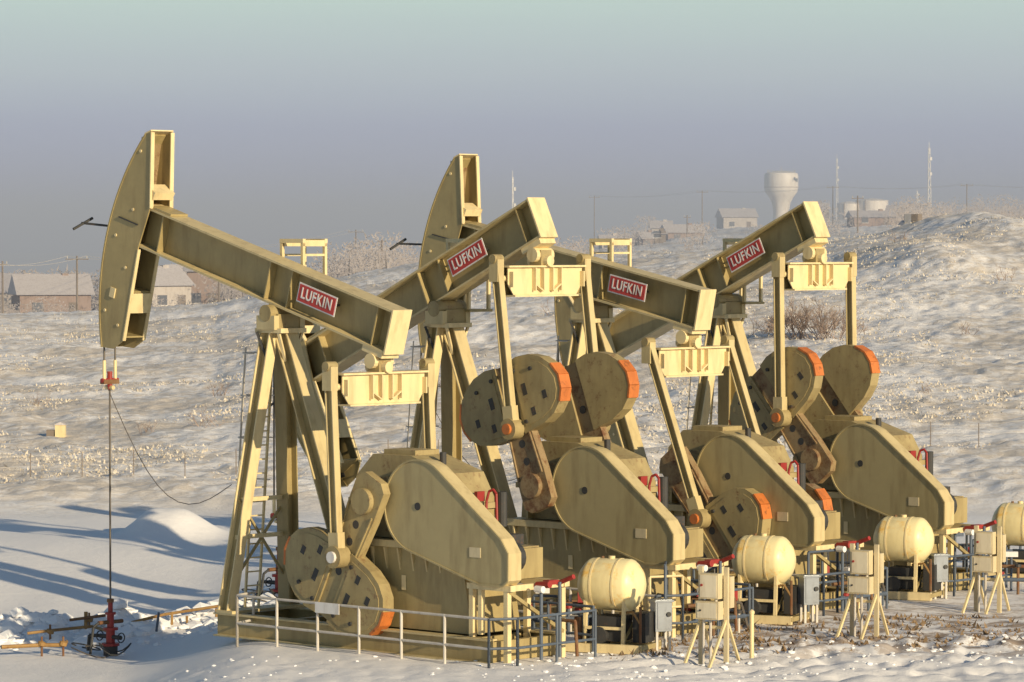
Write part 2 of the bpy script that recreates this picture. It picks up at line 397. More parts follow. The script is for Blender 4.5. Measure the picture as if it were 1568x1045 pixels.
    # gearbox
    b=B()
    b.prism([(-5.75,2.72),(-5.75,3.6),(-5.45,4.1),(-4.4,4.42),(-3.3,4.42),(-2.85,4.0),(-2.75,2.72)],-.52,.52,'worn')
    b.prism([(-5.85,3.38),(-2.65,3.38),(-2.65,3.5),(-5.85,3.5)],-.6,.6,'worn')
    b.box((-3.9,0,4.47),(.9,.7,.1),'worn'); b.cyl((-4.9,.1,4.25),(-4.9,.1,4.5),.07,'dark')
    b.cyl((SX,-1.0,SZ),(SX,1.0,SZ),.2,'worn',16); b.cyl((SX,-.68,SZ),(SX,.68,SZ),.48,'worn',20)
    b.cyl((-5.0,-.6,SZ),(-5.0,.55,SZ),.28,'worn',16)
    for xx in(-5.3,-4.8,-4.3,-3.1):
        for sy in(-1,1): b.prism([(xx-.03,2.72),(xx+.03,2.72),(xx+.03,3.37),(xx-.03,3.37)],sy*.52,sy*.72,'olive')
    b.obj('gearbox',P,False)
    # pedestal
    b=B()
    b.prism([(-6.3,.92),(-6.0,2.55),(-2.6,2.55),(-2.2,.92)],-.72,.72,'olive')
    b.box((-4.3,0,2.63),(3.7,1.62,.14),'edge')
    for i in range(9):
        xx=-5.8+i*.38
        for sy in(-1,1): b.prism([(0,2.55),(0,2.1),(.09*1,2.55)],xx-.02,xx+.02,'edge',lambda a,c,d,sy=sy:(c,sy*(.72+a),d))
    b.box((-3.1,.735,1.75),(.30,.012,.2),'white'); b.box((-4.4,.735,1.85),(.12,.012,.3),'cream')
    b.obj('gearbox_pedestal',P)
    # belt guard
    b=B(); c1=(-5.0,3.44); r1=.94; c2=(-7.0,2.5); r2=.5
    d=math.hypot(c2[0]-c1[0],c2[1]-c1[1]); th0=math.atan2(c2[1]-c1[1],c2[0]-c1[0]); al=math.acos((r1-r2)/d)
    pl=[]
    for i in range(33):
        a=th0+al+(2*math.pi-2*al)*i/32; pl.append((c1[0]+r1*math.cos(a),c1[1]+r1*math.sin(a)))
    bx=-7.5
    pl+= [(c2[0]+r2*math.cos(th0-al),c2[1]+r2*math.sin(th0-al)),(bx,c2[1]+.12),(bx,c2[1]-.42),(bx+.14,c2[1]-.53),(c2[0]+.3,c2[1]-.53)]
    b.prism(pl,.56,.94,'guard',None,'edge')
    cx=sum(q[0] for q in pl)/len(pl); cz=sum(q[1] for q in pl)/len(pl)
    for q0,q1 in zip(pl,pl[1:]+pl[:1]): b.bar((q0[0],.95,q0[1]),(q1[0],.95,q1[1]),.035,.03,'guard',up=(0,0,1) if abs(q0[0]-q1[0])>abs(q0[1]-q1[1]) else (1,0,0))
    b.cyl((c1[0],.935,c1[1]),(c1[0],.955,c1[1]),.08,'dark',14)
    b.box((-6.6,.946,2.6),(.30,.012,.2),'panel')
    b.box((-7.3,.76,1.5),(.1,.1,1.0),'cream'); b.box((-6.6,.76,1.5),(.1,.1,1.1),'cream')
    b.obj('belt_guard',P)
    # skid base
    b=B()
    for sy in(-1,1): b.ibeam((.95,sy*.95,.65),(-7.1,sy*.95,.65),.5,.28,'olive',tf=.035,kf='edge')
    for xx in(.8,-.9,-2.3,-4.0,-6.2,-7.0): b.bar((xx,-.93,.64),(xx,.93,.64),.4,.15,'olive')
    b.box((.6,0,.93),(.5,2.2,.06),'edge')
    # engine deck
    for xx in(-6.4,-7.35):
        for yy in(-.8,.8): b.bar((xx,yy,.42),(xx,yy,1.9),.11,.11,'cream')
    for yy in(-.8,.8): b.bar((-6.3,yy,1.92),(-7.5,yy,1.92),.12,.14,'cream')
    b.bar((-7.4,-.8,1.92),(-7.4,.8,1.92),.12,.12,'cream')
    b.bar((-7.38,-.8,.95),(-7.38,.8,1.85),.07,.07,'olive')
    b.obj('skid_base',P)
    b=B()
    b.box((-6.55,-.15,2.35),(.9,.7,.65),'worn'); b.box((-6.4,-.15,2.75),(.6,.45,.3),'dark'); b.box((-7.05,-.15,2.35),(.12,.7,.6),'olive')
    b.cyl((-7.1,.3,2.5),(-7.1,.5,2.5),.3,'dark',16)
    b.path([(-5.95,-.05,2.9),(-5.95,-.08,3.55),(-6.0,-.1,3.74),(-6.10,-.12,3.78),(-6.18,-.12,3.7),(-6.2,-.12,3.1)],.028,'red',8)
    b.cyl((-5.9,-.6,3.0),(-5.9,-.6,3.7),.10,'dark',12); b.box((-5.85,.02,3.64),(.08,.22,.2),'red')
    b.cyl((-7.5,.1,1.95),(-7.85,.1,1.98),.07,'red',10); b.cyl((-7.7,.35,1.9),(-7.9,.35,1.9),.07,'white',10)
    b.cyl((-7.5,-.55,1.95),(-7.9,-.55,2.1),.05,'red',10); b.box((-7.65,-.15,2.0),(.16,.3,.09),'red')
    b.cyl((-7.75,-.3,.5),(-7.75,-.3,2.0),.035,'bluesteel',8); b.cyl((-7.8,.3,.5),(-7.8,.3,1.9),.035,'bluesteel',8)
    b.path([(-7.4,-.6,1.2),(-7.9,-.6,1.2),(-7.95,-.6,.5)],.035,'rusty',8)
    b.obj('gas_engine',P)
    # guard railing both sides + rear
    b=B()
    def rail(pts,k):
        for a,c in zip(pts[:-1],pts[1:]):
            a=Vector(a);c=Vector(c); L=(c-a).length; n=max(1,round(L/1.25))
            for zz in(.8,1.38): b.cyl(a+Vector((0,0,zz)),c+Vector((0,0,zz)),.028,k,8)
            for i in range(n+1):
                q=a.lerp(c,i/n); b.cyl(q+Vector((0,0,.3)),q+Vector((0,0,1.4)),.030,k,8)
    rail([(-.1,.9,0),(-.35,1.6,0),(-7.6,1.6,0)],'rail')
    rail([(-7.6,1.6,0),(-7.9,1.1,0),(-7.9,-1.2,0)],'bluesteel')
    rail([(1.2,-1.6,0),(-7.4,-1.7,0)],'bluesteel')
    b.box((-3.1,1.65,1.3),(.7,.015,.22),'white')
    b.obj('guard_railing',P)
    return P,wt
UN=[(-4.92,80,16,-63),(-1.45,84.8,-25,70),(1.9,89.6,11.5,-128),(5.36,94.4,-25,50)]
c_,s_=math.cos(AZ),math.sin(AZ)
def L2W(u,lx,ly): return (u[0]+c_*lx-s_*ly, u[1]+s_*lx+c_*ly)
for k,u in enumerate(UN):
    P,wt=pumpjack(*u,first=(k==0))
    wx,wy=L2W(u,wt,0); g=hz(wx,wy)
    W=empty('wellhead',(wx,wy,g-.03),AZ)
    b=B()
    b.cyl((0,0,0),(0,0,.25),.16,'dark',14); b.cyl((0,0,.25),(0,0,.31),.20,'red',16); b.cyl((0,0,.31),(0,0,.6),.10,'red',14)
    b.cyl((0,0,.60),(0,0,.66),.17,'red',16); b.cyl((0,0,.66),(0,0,.95),.08,'red',12); b.cyl((0,0,.95),(0,0,1.0),.12,'red',14); b.cyl((0,0,1.0),(0,0,1.22),.055,'red',10); b.cyl((0,0,1.22),(0,0,1.3),.08,'rusty',10)
    b.cyl((-.35,0,.45),(.35,0,.45),.05,'dark',10); b.cyl((0,-.35,.78),(0,.35,.78),.045,'rusty',10)
    b.path([(.35,0,.45),(.6,.1,.45),(.65,.1,.1)],.04,'dark',8); b.path([(0,.35,.78),(0,.5,.7),(.05,.55,.1)],.03,'dark',8)
    for sx,sy in((.36,0),(-.36,0)): b.rev([(.10,-.02),(.12,0),(.10,.02)],(sx,sy,.45),'dark',12,(1,0,0))
    pts=[(.3*math.cos(a)*1.2-.5,.35*math.sin(a)+.3,.25+.12*math.sin(a*2)) for a in np.linspace(0,5.5,14)]; b.path(pts,.016,'dark',5)
    pts=[(.35*math.cos(a)+.6,.3*math.sin(a)+.2,.2+.1*math.sin(a)) for a in np.linspace(0,5.8,14)]; b.path(pts,.016,'dark',5)
    pts=[(.45*math.cos(a)+.1,.4*math.sin(a)+.5,.15+.1*math.sin(a*1.5)) for a in np.linspace(0,5.8,14)]; b.path(pts,.016,'cable',5)
    b.obj('valve_tree',W)

# flow line piping around the nearest well (follows the ground)
def gp(x,y,h): return (x,y,hz(x,y)+h)
def px2w(px,py,z=0):   # surveying helper: ground spot for a photo measurement on level ground
    d=5760*(8.5-z)/(py-362); return ((px-784)/5760*d,d)
b=B()
def GP(px,py,h):
    x,y=px2w(px,py,-.75); return gp(x,y,h)
b.path([GP(0,1003,.25),GP(60,1000,.25),GP(95,1000,.25),GP(100,995,.25)],.045,'brass',8)
b.path([GP(40,985,.3),GP(75,984,.3),GP(140,978,.3),GP(170,985,.3)],.035,'brass',8)
b.path([GP(130,972,.0),GP(130,972,.45)],.045,'brass',8); b.path([GP(105,974,.35),GP(160,972,.35)],.035,'rusty',8)
b.path([GP(238,975,.1),GP(242,975,.55)],.03,'bluesteel',8)
b.path([GP(200,972,.2),GP(250,971,.2),GP(350,970,.25)],.035,'brass',8)
for q in(262,285,330): b.path([GP(q,971,0),GP(q,971,.3)],.03,'brass',6)
for q,w in((62,1000),(95,1000),(75,984),(135,972)):
    x,y,z=GP(q,w,.28); b.rev([(.0,-.07),(.09,-.04),(.09,.04),(.0,.07)],(x,y,z),'brass',12,(.3,0,1)); b.cyl((x,y,z-.3),(x,y,z+.16),.025,'rusty',6)
b.obj('flowline_piping')

# ------------------------------------------------------------------ fuel tanks
def tank(x,y):
    g=hz(x,y); E=empty('fuel_tank',(x,y,g),math.radians(156)); b=B(); r=.53;L=.44;z=1.36
    prof=[(0,-L-.27),(.18,-L-.25),(.34,-L-.18),(.46,-L-.08),(.51,-L-.02),(r,-L+.04),(r,L-.04),(.51,L+.02),(.46,L+.08),(.34,L+.18),(.18,L+.25),(0,L+.27)]
    b.rev(prof,(0,0,z),'tank',36,(1,0,0))
    for xx in(-.20,.28): b.rev([(r+.001,-.02),(r+.010,-.02),(r+.010,.02),(r+.001,.02)],(xx,0,z),'cream',36,(1,0,0))
    b.cyl((0,0,z+r-.02),(0,0,z+r+.05),.07,'cream',12); b.cyl((.2,0,z+r-.02),(.2,0,z+r+.04),.035,'rusty',8)
    b.obj('tank_shell',E,True)
    b=B()
    for xx in(-.42,.42):
        for sy in(-1,1): b.bar((xx,sy*.42,.16),(xx,sy*.36,1.12),.07,.07,'cream')
        b.prism([(-.42,.84),(.42,.84),(.42,1.1),(.25,.93),(0,.86),(-.25,.93),(-.42,1.1)],xx-.03,xx+.03,'cream',lambda a,c,d:(c,a,d))
    b.bar((-.42,.42,.5),(.42,.42,.5),.06,.05,'cream');b.bar((-.42,-.42,.5),(.42,-.42,.5),.06,.05,'cream')
    b.bar((-.42,.42,.2),(-.42,-.42,.75),.05,.04,'olive')
    for sy in(-1,1): b.bar((-.85,sy*.55,.10),(.85,sy*.55,.10),.18,.12,'cream')
    for xx in(-.8,-.3,.3,.8): b.bar((xx,-.6,.12),(xx,.6,.12),.10,.12,'olive')
    b.obj('stand',E)
    b=B(); b.box((-.05,.05,.48),(.6,.6,.5),'dark'); b.cyl((.1,-.1,.35),(.1,.5,.35),.18,'dark',14); b.box((-.66,-.1,.5),(.28,.5,.6),'dark'); b.box((.5,.2,.5),(.2,.3,.45),'bluesteel')
    b.cyl((-.75,.3,.2),(-.75,.3,.95),.03,'rusty',6); b.path([(-.3,.3,.8),(-.6,.35,.85),(-.75,.3,.6)],.025,'brass',6); b.cyl((.6,.3,.2),(.6,.3,.7),.1,'rusty',10)
    b.obj('pump_unit',E)
for x,y in((2.04,76.7),(5.54,82.6),(9.15,87.7),(12.55,92.7)): tank(x,y)

# ------------------------------------------------------------------ electrical stands
def epanel(x,y,h=1.9):
    g=hz(x,y); E=empty('electrical_panel_stand',(x,y,g),math.radians(150)); b=B()
    for s in(-.28,.28):
        b.bar((s,0,0),(s,0,h+.05),.09,.07,'panel'); b.bar((s,-.02,.9),(s+.02,-.62,0),.05,.05,'cream'); b.bar((s,.02,.9),(s+.1,.55,0),.05,.05,'cream')
    for z in(.75,1.2,1.75): b.bar((-.3,0,z),(.3,0,z),.06,.05,'cream')
    b.obj('frame',E)
    b=B(); b.box((0,.14,1.58),(.42,.20,.50),'panel'); b.box((0,.245,1.58),(.36,.012,.44),'pface'); b.box((.02,.15,1.10),(.50,.22,.36),'panel'); b.box((.02,.265,1.1),(.42,.012,.3),'pface')
    b.box((-.2,-.12,1.45),(.30,.18,.62),'panel'); b.cyl((.0,.14,.92),(.0,.14,0),.03,'rail',8); b.cyl((.15,.14,.92),(.15,.16,0),.025,'rail',8); b.cyl((-.12,.14,1.28),(-.12,.14,1.34),.03,'rail',8)
    b.cyl((.16,.26,1.1),(.16,.29,1.1),.02,'dark',8); b.cyl((.14,.25,1.6),(.14,.28,1.6),.025,'red',8)
    b.obj('boxes',E)
epanel(4.0,74.4);epanel(7.4,78.8);epanel(10.75,84.8)
def cabinet(x,y,w=.36,h=.95):
    g=hz(x,y); E=empty('meter_cabinet',(x,y,g),math.radians(20)); b=B()
    b.box((0,0,.35+h/2-.1),(w,.3,h-.3),'alu'); b.box((0,-.157,.35+h/2-.1),(w-.08,.012,h-.4),'alu'); b.box((0,0,h+.07),(w+.06,.38,.04),'alu')
    for a in(-1,1):
        for c in(-1,1): b.bar((a*(w/2-.04),c*.11,0),(a*(w/2-.04),c*.11,.45),.05,.05,'rail')
    b.cyl((.1,-.16,.75),(.1,-.2,.75),.05,'dark',10)
    b.obj('cabinet_body',E)
cabinet(3.05,76.8);cabinet(6.5,82.2);cabinet(9.95,87.6)
b=B(); x,y=4.78,74.8; b.cyl((x,y,hz(x,y)-.1),(x,y,hz(x,y)+.98),.045,'cream',12); b.rev([(.045,0),(.055,.0),(.055,.05),(0,.09)],(x,y,hz(x,y)+.96),'cream',12); b.obj('marker_post')
# small railing sections and pipe racks behind the tanks
def fence(pts,k,name='pipe_railing',h=1.05):
    b=B()
    for a,c in zip(pts[:-1],pts[1:]):
        a=Vector((a[0],a[1],hz(*a)));c=Vector((c[0],c[1],hz(*c))); n=max(1,round((c-a).length/.9))
        for zz in(h*.5,h): b.cyl(a+Vector((0,0,zz)),c+Vector((0,0,zz)),.028,k,8)
        for i in range(n+1): q=a.lerp(c,i/n); b.cyl(q-Vector((0,0,.1)),q+Vector((0,0,h)),.030,k,8)
    b.obj(name)
fence([(.45,77.6),(.95,77.4),(1.1,79)],'bluesteel'); fence([(3.2,78.4),(3.3,80),(2.7,82)],'bluesteel','pipe_railing',1.6); fence([(2.9,79.0),(3.6,79.2)],'cream','pipe_railing',1.3)
fence([(4.3,83.2),(4.6,84.5),(3.2,87)],'bluesteel'); fence([(6.6,83.6),(7.3,84.2),(6.5,87)],'bluesteel','pipe_railing',1.4); fence([(10.2,88.8),(10.9,90),(10.2,93)],'bluesteel','pipe_railing',1.5); fence([(8.0,87.5),(7.6,90.3)],'rail'); fence([(11.3,92),(11.9,93),(13.6,92.3)],'bluesteel')
def manifold(x,y):
    E=empty('valve_manifold',(x,y,hz(x,y)),.3+random.uniform(-.5,.5)); b=B()
    for i in range(4):
        xx=-.6+i*.4; hh=.4+.35*random.random(); b.cyl((xx,0,0),(xx,0,hh),.035,('bluesteel','rusty','bluesteel','rail')[i],8); b.rev([(0,-.04),(.08,-.03),(.08,.03),(0,.04)],(xx,0,hh),('red','dark')[i%2],10)
    b.cyl((-.8,0,.35),(.8,0,.35),.05,'bluesteel',8); b.cyl((-.8,.2,.65),(.6,.2,.65),.04,'rusty',8); b.box((.5,.1,.8),(.2,.15,.22),'red'); b.box((-.35,.1,.95),(.3,.2,.12),'white')
    b.path([(.6,.2,.65),(.9,.2,.6),(1.0,.1,.1)],.03,'cable',6)
    b.obj('valves_and_pipes',E)
for x,y in((3.6,81.0),(6.7,86.0),(10.6,91.5),(1.0,79.8),(7.9,84.5),(12.2,89),(11.6,95),(13.6,96),(2.0,80.5),(5.2,86.2),(4.4,79.5),(8.9,91.5)): manifold(x,y)

# ------------------------------------------------------------------ vegetation and loose snow
def simple_mat(name,a,b_,sc=2,rough=.9):
    m,nt,p=newmat(name); g=N(nt,'ShaderNodeNewGeometry').outputs['Position']
    nt.links.new(mix(nt,noise(nt,sc,4,.6,g),a,b_),p.inputs['Base Color']); p.inputs['Roughness'].default_value=rough; return m
M['straw']=simple_mat('frosted_dry_grass',(.48,.40,.29),(.84,.78,.68),.9)
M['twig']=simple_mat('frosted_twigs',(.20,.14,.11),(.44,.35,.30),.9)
M['twigfar']=simple_mat('hazy_frosted_twigs',(.24,.21,.21),(.56,.51,.49),.12)  # frosted twigs greyed and lightened, so distance haze is in the colour
M['clod']=simple_mat('snow_clods',(.80,.81,.84),(.88,.88,.89),2)
def tuft(x,y,s,n,arr,sp=.3):
    z=hz(x,y)-.03
    for q in range(n):
        a=random.uniform(0,6.28); l=random.uniform(.3,1)*s; r=random.uniform(.3,1.2)*l; w=.03+.12*s
        bx=x+random.gauss(0,1)*sp; by=y+random.gauss(0,1)*sp
        o=len(arr[0]); dx,dy=math.cos(a+1.57)*w,math.sin(a+1.57)*w
        arr[0].extend([(bx-dx,by-dy,z),(bx+dx,by+dy,z),(bx+math.cos(a)*r,by+math.sin(a)*r,z+l)]); arr[1].append((o,o+1,o+2))
arr=([],[])
cand=[]
for _ in range(14000):
    v=random.random(); Y=1/(1/121+(1/420-1/121)*v**.8); X=Y*random.uniform(-.145,.145)
    cand.append((X,Y))
ca_=np.array(cand); kk=vn(ca_[:,0]/7,ca_[:,1]/12,21)+.5*vn(ca_[:,0]/2,ca_[:,1]/3,22)
for (X,Y),q in zip(cand,kk):
    if q>.02: tuft(X,Y,random.uniform(.06,.17)*(1+(Y-119)/300),7,arr,.25+.2*random.random())
b=B(); b.add(arr[0],arr[1],'straw'); b.obj('dry_grass')
arr=([],[])
for _ in range(420):
    X=random.uniform(2.0,11);Y=random.uniform(75,82)+.3*(X-3)
    tuft(X,Y,random.uniform(.06,.18),5,arr,.1)
M['brown']=simple_mat('dead_brown_grass',(.14,.08,.04),(.36,.26,.15),3)
b=B(); b.add(arr[0],arr[1],'brown'); b.obj('dead_grass')

def shrub(b,x,y,h,w,n,k,zb=None,tw=.02):
    z=hz(x,y)-.1 if zb is None else zb
    base=Vector((x,y,z))
    def seg(p,d,l,r,lev):
        e=p+d*l; b.cyl(p,e,r,k,3,r*.6)
        if lev==0: return
        for _ in range(n if lev>1 else n+1):
            nd=(d+Vector((random.gauss(0,.5),random.gauss(0,.5),random.gauss(.1,.35)))).normalized()
            seg(p.lerp(e,random.uniform(.35,1)),nd,l*random.uniform(.5,.8),r*.6,lev-1)
    for _ in range(w):
        d=Vector((random.gauss(0,.6),random.gauss(0,.6),1)).normalized(); seg(base+Vector((random.uniform(-.3,.3)*h,random.uniform(-.3,.3)*h,0)),d,h*.36,tw*h,3)
# large leafless shrub right of centre: base about y=540 in the photo, so it stands near 180 m
def ground_at(px,py):
    for Y in np.arange(118,420,1.0):
        X=(px-784)/5760*Y
        if 362+(8.5-hz(X,Y))/Y*5760<=py: return X,Y
    return X,Y
for px,py_,hp,w in((1195,515,70,16),(1235,520,95,22),(1275,520,80,18),(1165,512,50,10),(1310,515,50,10)):
    X,Y=ground_at(px,py_); b=B(); shrub(b,X,Y,hp*Y/5760,w,3,'twig',None,.010); b.obj('leafless_bush')
for px,Y,h in((320,150,1.3),(400,160,1.1),(225,150,1.0),(335,175,1.5),(680,160,1.0),(1480,190,1.2),(850,230,1.6),(1420,150,.8),(560,165,1.1),(60,170,1.0),(1540,230,1.5),(1380,260,1.6)):
    b=B(); shrub(b,(px-784)/5760*Y,Y,h,9,2,'twig',None,.012); b.obj('small_bush')
def crown(arr,x,y,h,w,n):
    z=hz(x,y)-.3
    for q in range(n):
        a=random.uniform(0,6.28); rr_=w*.5*math.sqrt(random.random()); zz=z+h*random.uniform(.05,1)
        rr_*=math.sqrt(max(.05,1-((zz-z)/h-.4)**2*2.2))
        cx,cy=x+rr_*math.cos(a),y+rr_*math.sin(a); l=random.uniform(.3,.9)*h*.16; o=len(arr[0])
        d=Vector((random.gauss(0,.7),random.gauss(0,.4),random.uniform(.3,1))).normalized()*l; t_=.035*h*.3+.05
        arr[0].extend([(cx-t_,cy,zz),(cx+t_,cy,zz),(cx+d.x,cy+d.y,zz+d.z)]); arr[1].append((o,o+1,o+2))
    for q in range(3):
        o=len(arr[0]); t_=.02*h; ax_=random.uniform(-.15,.15)*w
        arr[0].extend([(x-t_,y,z),(x+t_,y,z),(x+ax_,y,z+h*.8)]); arr[1].append((o,o+1,o+2))
arr=([],[])
random.seed(3)
CLEAR=[(1080,1170),(1168,1226),(1268,1372),(1000,1062),(5,130),(205,335)]
for _ in range(900):
    px=random.uniform(-60,1640); 
    Y=random.uniform(400,900)
    if px<620: Y=random.uniform(385,480)
    cl=float(vn(np.array([px/60]),np.array([Y/200]),31)[0])
    if cl<-.05 and random.random()<.7: continue
    clr=any(a<px<c for a,c in CLEAR)
    if clr and random.random()<(.5 if px<400 else .8): continue
    h=random.uniform(1.4,4.0)*(Y/600)**.6*(1+cl)
    if px<620: h*=1.15
    if clr: h*=.55
    crown(arr,(px-784)/5760*Y,Y,h,h*random.uniform(.9,2.0),100)
for _ in range(80):
    px=random.uniform(-40,400); Y=random.uniform(440,500); h=random.uniform(4,6.5); crown(arr,(px-784)/5760*Y,Y,h,h*1.1,160)
for _ in range(160):
    px=random.uniform(900,1640)
    if any(a<px<c for a,c in CLEAR): continue
    Y=random.uniform(880,960); h=random.uniform(1.6,3.6); crown(arr,(px-784)/5760*Y,Y,h,h*2.0,80)
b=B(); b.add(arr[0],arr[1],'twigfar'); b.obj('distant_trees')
# loose snow clods
b=B()
import bmesh as _bm
bm=_bm.new(); _bm.ops.create_icosphere(bm,subdivisions=1,radius=1); iv=[v.co.copy() for v in bm.verts]; iff=[tuple(v.index for v in f.verts) for f in bm.faces]; bm.free()
random.seed(11)
def clod(x,y,r):
    z=hz(x,y); b.add([Vector((x,y,z+r*.1))+Vector((v.x*r*random.uniform(.8,1.7),v.y*r*random.uniform(.8,1.5),v.z*r*random.uniform(.4,.9))) for v in iv],iff,'clod')
for _ in range(520):
    X=random.uniform(-12.5,-5.2); Y=random.gauss(88.4+.1*(X+9),1.5); clod(X,Y,random.choice([.05,.07,.1,.14,.2,.26])*random.uniform(.7,1.2))
for _ in range(400):
    X=random.uniform(0,12); Y=random.uniform(71,76.5)+max(0,.5*(X-4)); clod(X,Y,random.choice([.02,.025,.03,.05])*random.uniform(.7,1.3))
for _ in range(60):
    X=random.uniform(-9,0); Y=random.uniform(72,76.5); clod(X,Y,random.choice([.02,.03,.04]))
b.obj('loose_snow')

# ------------------------------------------------------------------ distant structures
def W(px,Y): return (px-784)/5760*Y
def house(name,px,Y,w,d,h,rh,wall='brick',rz=0,sink=0,flat=False):
    x=W(px,Y); E=empty(name,(x,Y,hz(x,Y)-sink),rz); b=B()
    b.box((0,0,h/2-.5),(w,d,h+1),wall)
    b.prism([(-d/2-.4,h-.1),(0,h+rh),(d/2+.4,h-.1)],-w/2-.4,w/2+.4,'roof',lambda a,c,e:(c,a,e))
    b.box((w*.2,0,h+rh*.8),(.7,.7,1.0),wall)
    n=max(2,int(w/3.2))
    for i in range(n):
        xx=-w/2+(i+.5)*w/n
        if i==n//2: b.box((xx,-d/2-.02,1.0),(1.0,.08,2.1),'wood')
        else: b.box((xx,-d/2-.02,1.5),(1.2,.08,1.1),'glass'); b.box((xx,-d/2-.05,.9),(1.35,.1,.08),'white')
    b.obj('walls_and_roof',E)
house('brick_house',78,425,8,8,3.0,2.2,'brick',.25); house('brick_house',28,450,6,8,3.2,2.2,'wall',-.3)
house('brick_house',240,425,5,7,3.2,2.1,'wall',.6); house('brick_house',312,430,3.8,5,4.6,.6,'brick',.1); house('brick_house',275,450,3,6,4.0,1.8,'brick',.4)
house('brick_house',1045,700,7,6,2.4,1.5,'brick',.2,.3);house('brick_house',1012,760,4,6,3.2,1.5,'wall',0,.3); house('brick_house',990,700,3,5,2.4,1.3,'brick',.3,.4)
house('brick_house',1128,880,8,8,3.2,2.0,'wall',.15,.3); house('brick_house',1335,690,8,7,2.0,1.2,'brick',.1,.3); house('brick_house',1384,720,6,7,2.2,1.3,'brick',-.2,.2); house('brick_house',935,640,3.5,5,2.0,1.2,'wall',.1,.4)
house('brick_house',1250,925,5,7,3.6,1.6,'wood',.1)
house('metal_shed',1010,620,1.8,3,1.6,.5,'wood',0); house('metal_shed',1395,330,1.0,1.4,1.2,.3,'wood',.2)
# long pale storage tanks on the ridge
for px,w,h in((1335,3.9,4.8),(1300,2.9,4.2)):
    Y=905;x=W(px,Y);g=hz(x,Y); b=B(); b.rev([(w,0),(w,h),(w*.6,h+.4),(0,h+.6)],(x,Y,g-.2),'tower',32)
    b.rev([(w+.02,h-.1),(w+.12,h-.05),(w+.02,h+.05)],(x,Y,g-.2),'tower',32); b.bar((x-w*.5,Y-w*.87,g),(x-w*.5,Y-w*.87,g+h),.2,.3,'wood'); b.obj('storage_tank',None,True)
# water tower
Y=930;x=W(1196,Y);g=hz(x,Y); E=empty('water_tower',(x,Y,g-1),0); b=B()
k_=(8.5+(362-262)/5760*Y-(g-1))/14.6
b.rev([(r,h*k_) for r,h in [(2.6,0),(2.1,1.5),(1.95,4.5),(2.3,6.5),(3.1,8.0),(4.0,9.2),(4.2,10.2),(4.2,13.4),(3.95,14.0),(2,14.5),(0,14.6)]],(0,0,0),'tower',40)
b.rev([(4.21,10.3*k_),(4.29,10.35*k_),(4.29,10.5*k_),(4.21,10.55*k_)],(0,0,0),'wall',40)
b.obj('bowl_and_stem',E,True); b=B()
for i in range(3): b.fbox((2.6+i*.6-.2,-3.35+i*.42,(12.2+.3*(i%2))*k_),((1,.6,0),(-.6,1,0),(0,0,1)),(.6,.1,.8),'bluesteel')
b.cyl((0,0,14.5*k_),(0,0,15.6*k_),.08,'rail',6)
for i in range(20):
    a=i*math.pi/10; b.cyl((3.4*math.cos(a),3.4*math.sin(a),14.0*k_),(3.4*math.cos(a),3.4*math.sin(a),14.8*k_),.04,'rail',4)
b.obj('emblem_and_rail',E)
# lattice masts
def mast(px,Y,top,w=.7,name='radio_mast',k='white'):
    x=W(px,Y);g=hz(x,Y); h=8.5+(362-top)/5760*Y-g; b=B()
    for i in range(3):
        a=i*2.094; q=Vector((w*math.cos(a),w*math.sin(a),0)); b.cyl(Vector((x,Y,g-.5))+q,Vector((x,Y,g+h*.93))+q*.35,.06,k,5)
    n=int(h/1.6)
    for i in range(n):
        z0=h*.93*i/n; z1=h*.93*(i+1)/n
        for j in range(3):
            a=j*2.094;c=(j+1)*2.094; f0=w*(1-.65*i/n); f1=w*(1-.65*(i+1)/n)
            b.cyl((x+f0*math.cos(a),Y+f0*math.sin(a),g+z0),(x+f1*math.cos(c),Y+f1*math.sin(c),g+z1),.04,k,4)
    b.cyl((x,Y,g+h*.9),(x,Y,g+h),.05,k,5)
    for q in(.62,.8): b.box((x+.35,Y,g+h*q),(.4,.3,.6),k)
    b.obj(name)
mast(1422,700,218,.5); mast(1281,950,236,.4); mast(785,620,262,.22); mast(1404,900,290,.25)
def pole(px,Y,top,arm=1.2):
    x=W(px,Y);g=hz(x,Y); z=8.5+(362-top)/5760*Y; b=B(); b.cyl((x,Y,g-.5),(x,Y,z),.12,'wood',8,.09); b.bar((x-arm,Y,z-.35),(x+arm,Y,z-.35),.1,.1,'wood')
    for s in(-1,0,1): b.cyl((x+s*arm*.85,Y,z-.28),(x+s*arm*.85,Y,z-.02),.05,'rail',6)
    b.obj('utility_pole'); return (x,Y,z)
L1=[pole(-40,380,400),pole(118,390,392),pole(290,470,385),pole(545,560,352)]
L2=[pole(910,800,300),pole(1075,760,292),pole(1275,720,285),pole(1480,690,282),pole(1680,660,280)]
pole(813,300,412,.6);pole(1313,500,300,.8);pole(335,380,425,.5);pole(585,420,365,.5);pole(1052,640,330,.6);pole(4,385,400,.5)
b=B()
for LL in(L1,L2):
    for A,C in zip(LL[:-1],LL[1:]):
        for s in(-1,1):
            pts=[]
            for i in range(13):
                q=i/12; pts.append((A[0]*(1-q)+C[0]*q+s,A[1]*(1-q)+C[1]*q,A[2]*(1-q)+C[2]*q-1.2*4*q*(1-q)*.6))
            b.path(pts,.016,'rail',4)
b.obj('power_lines')
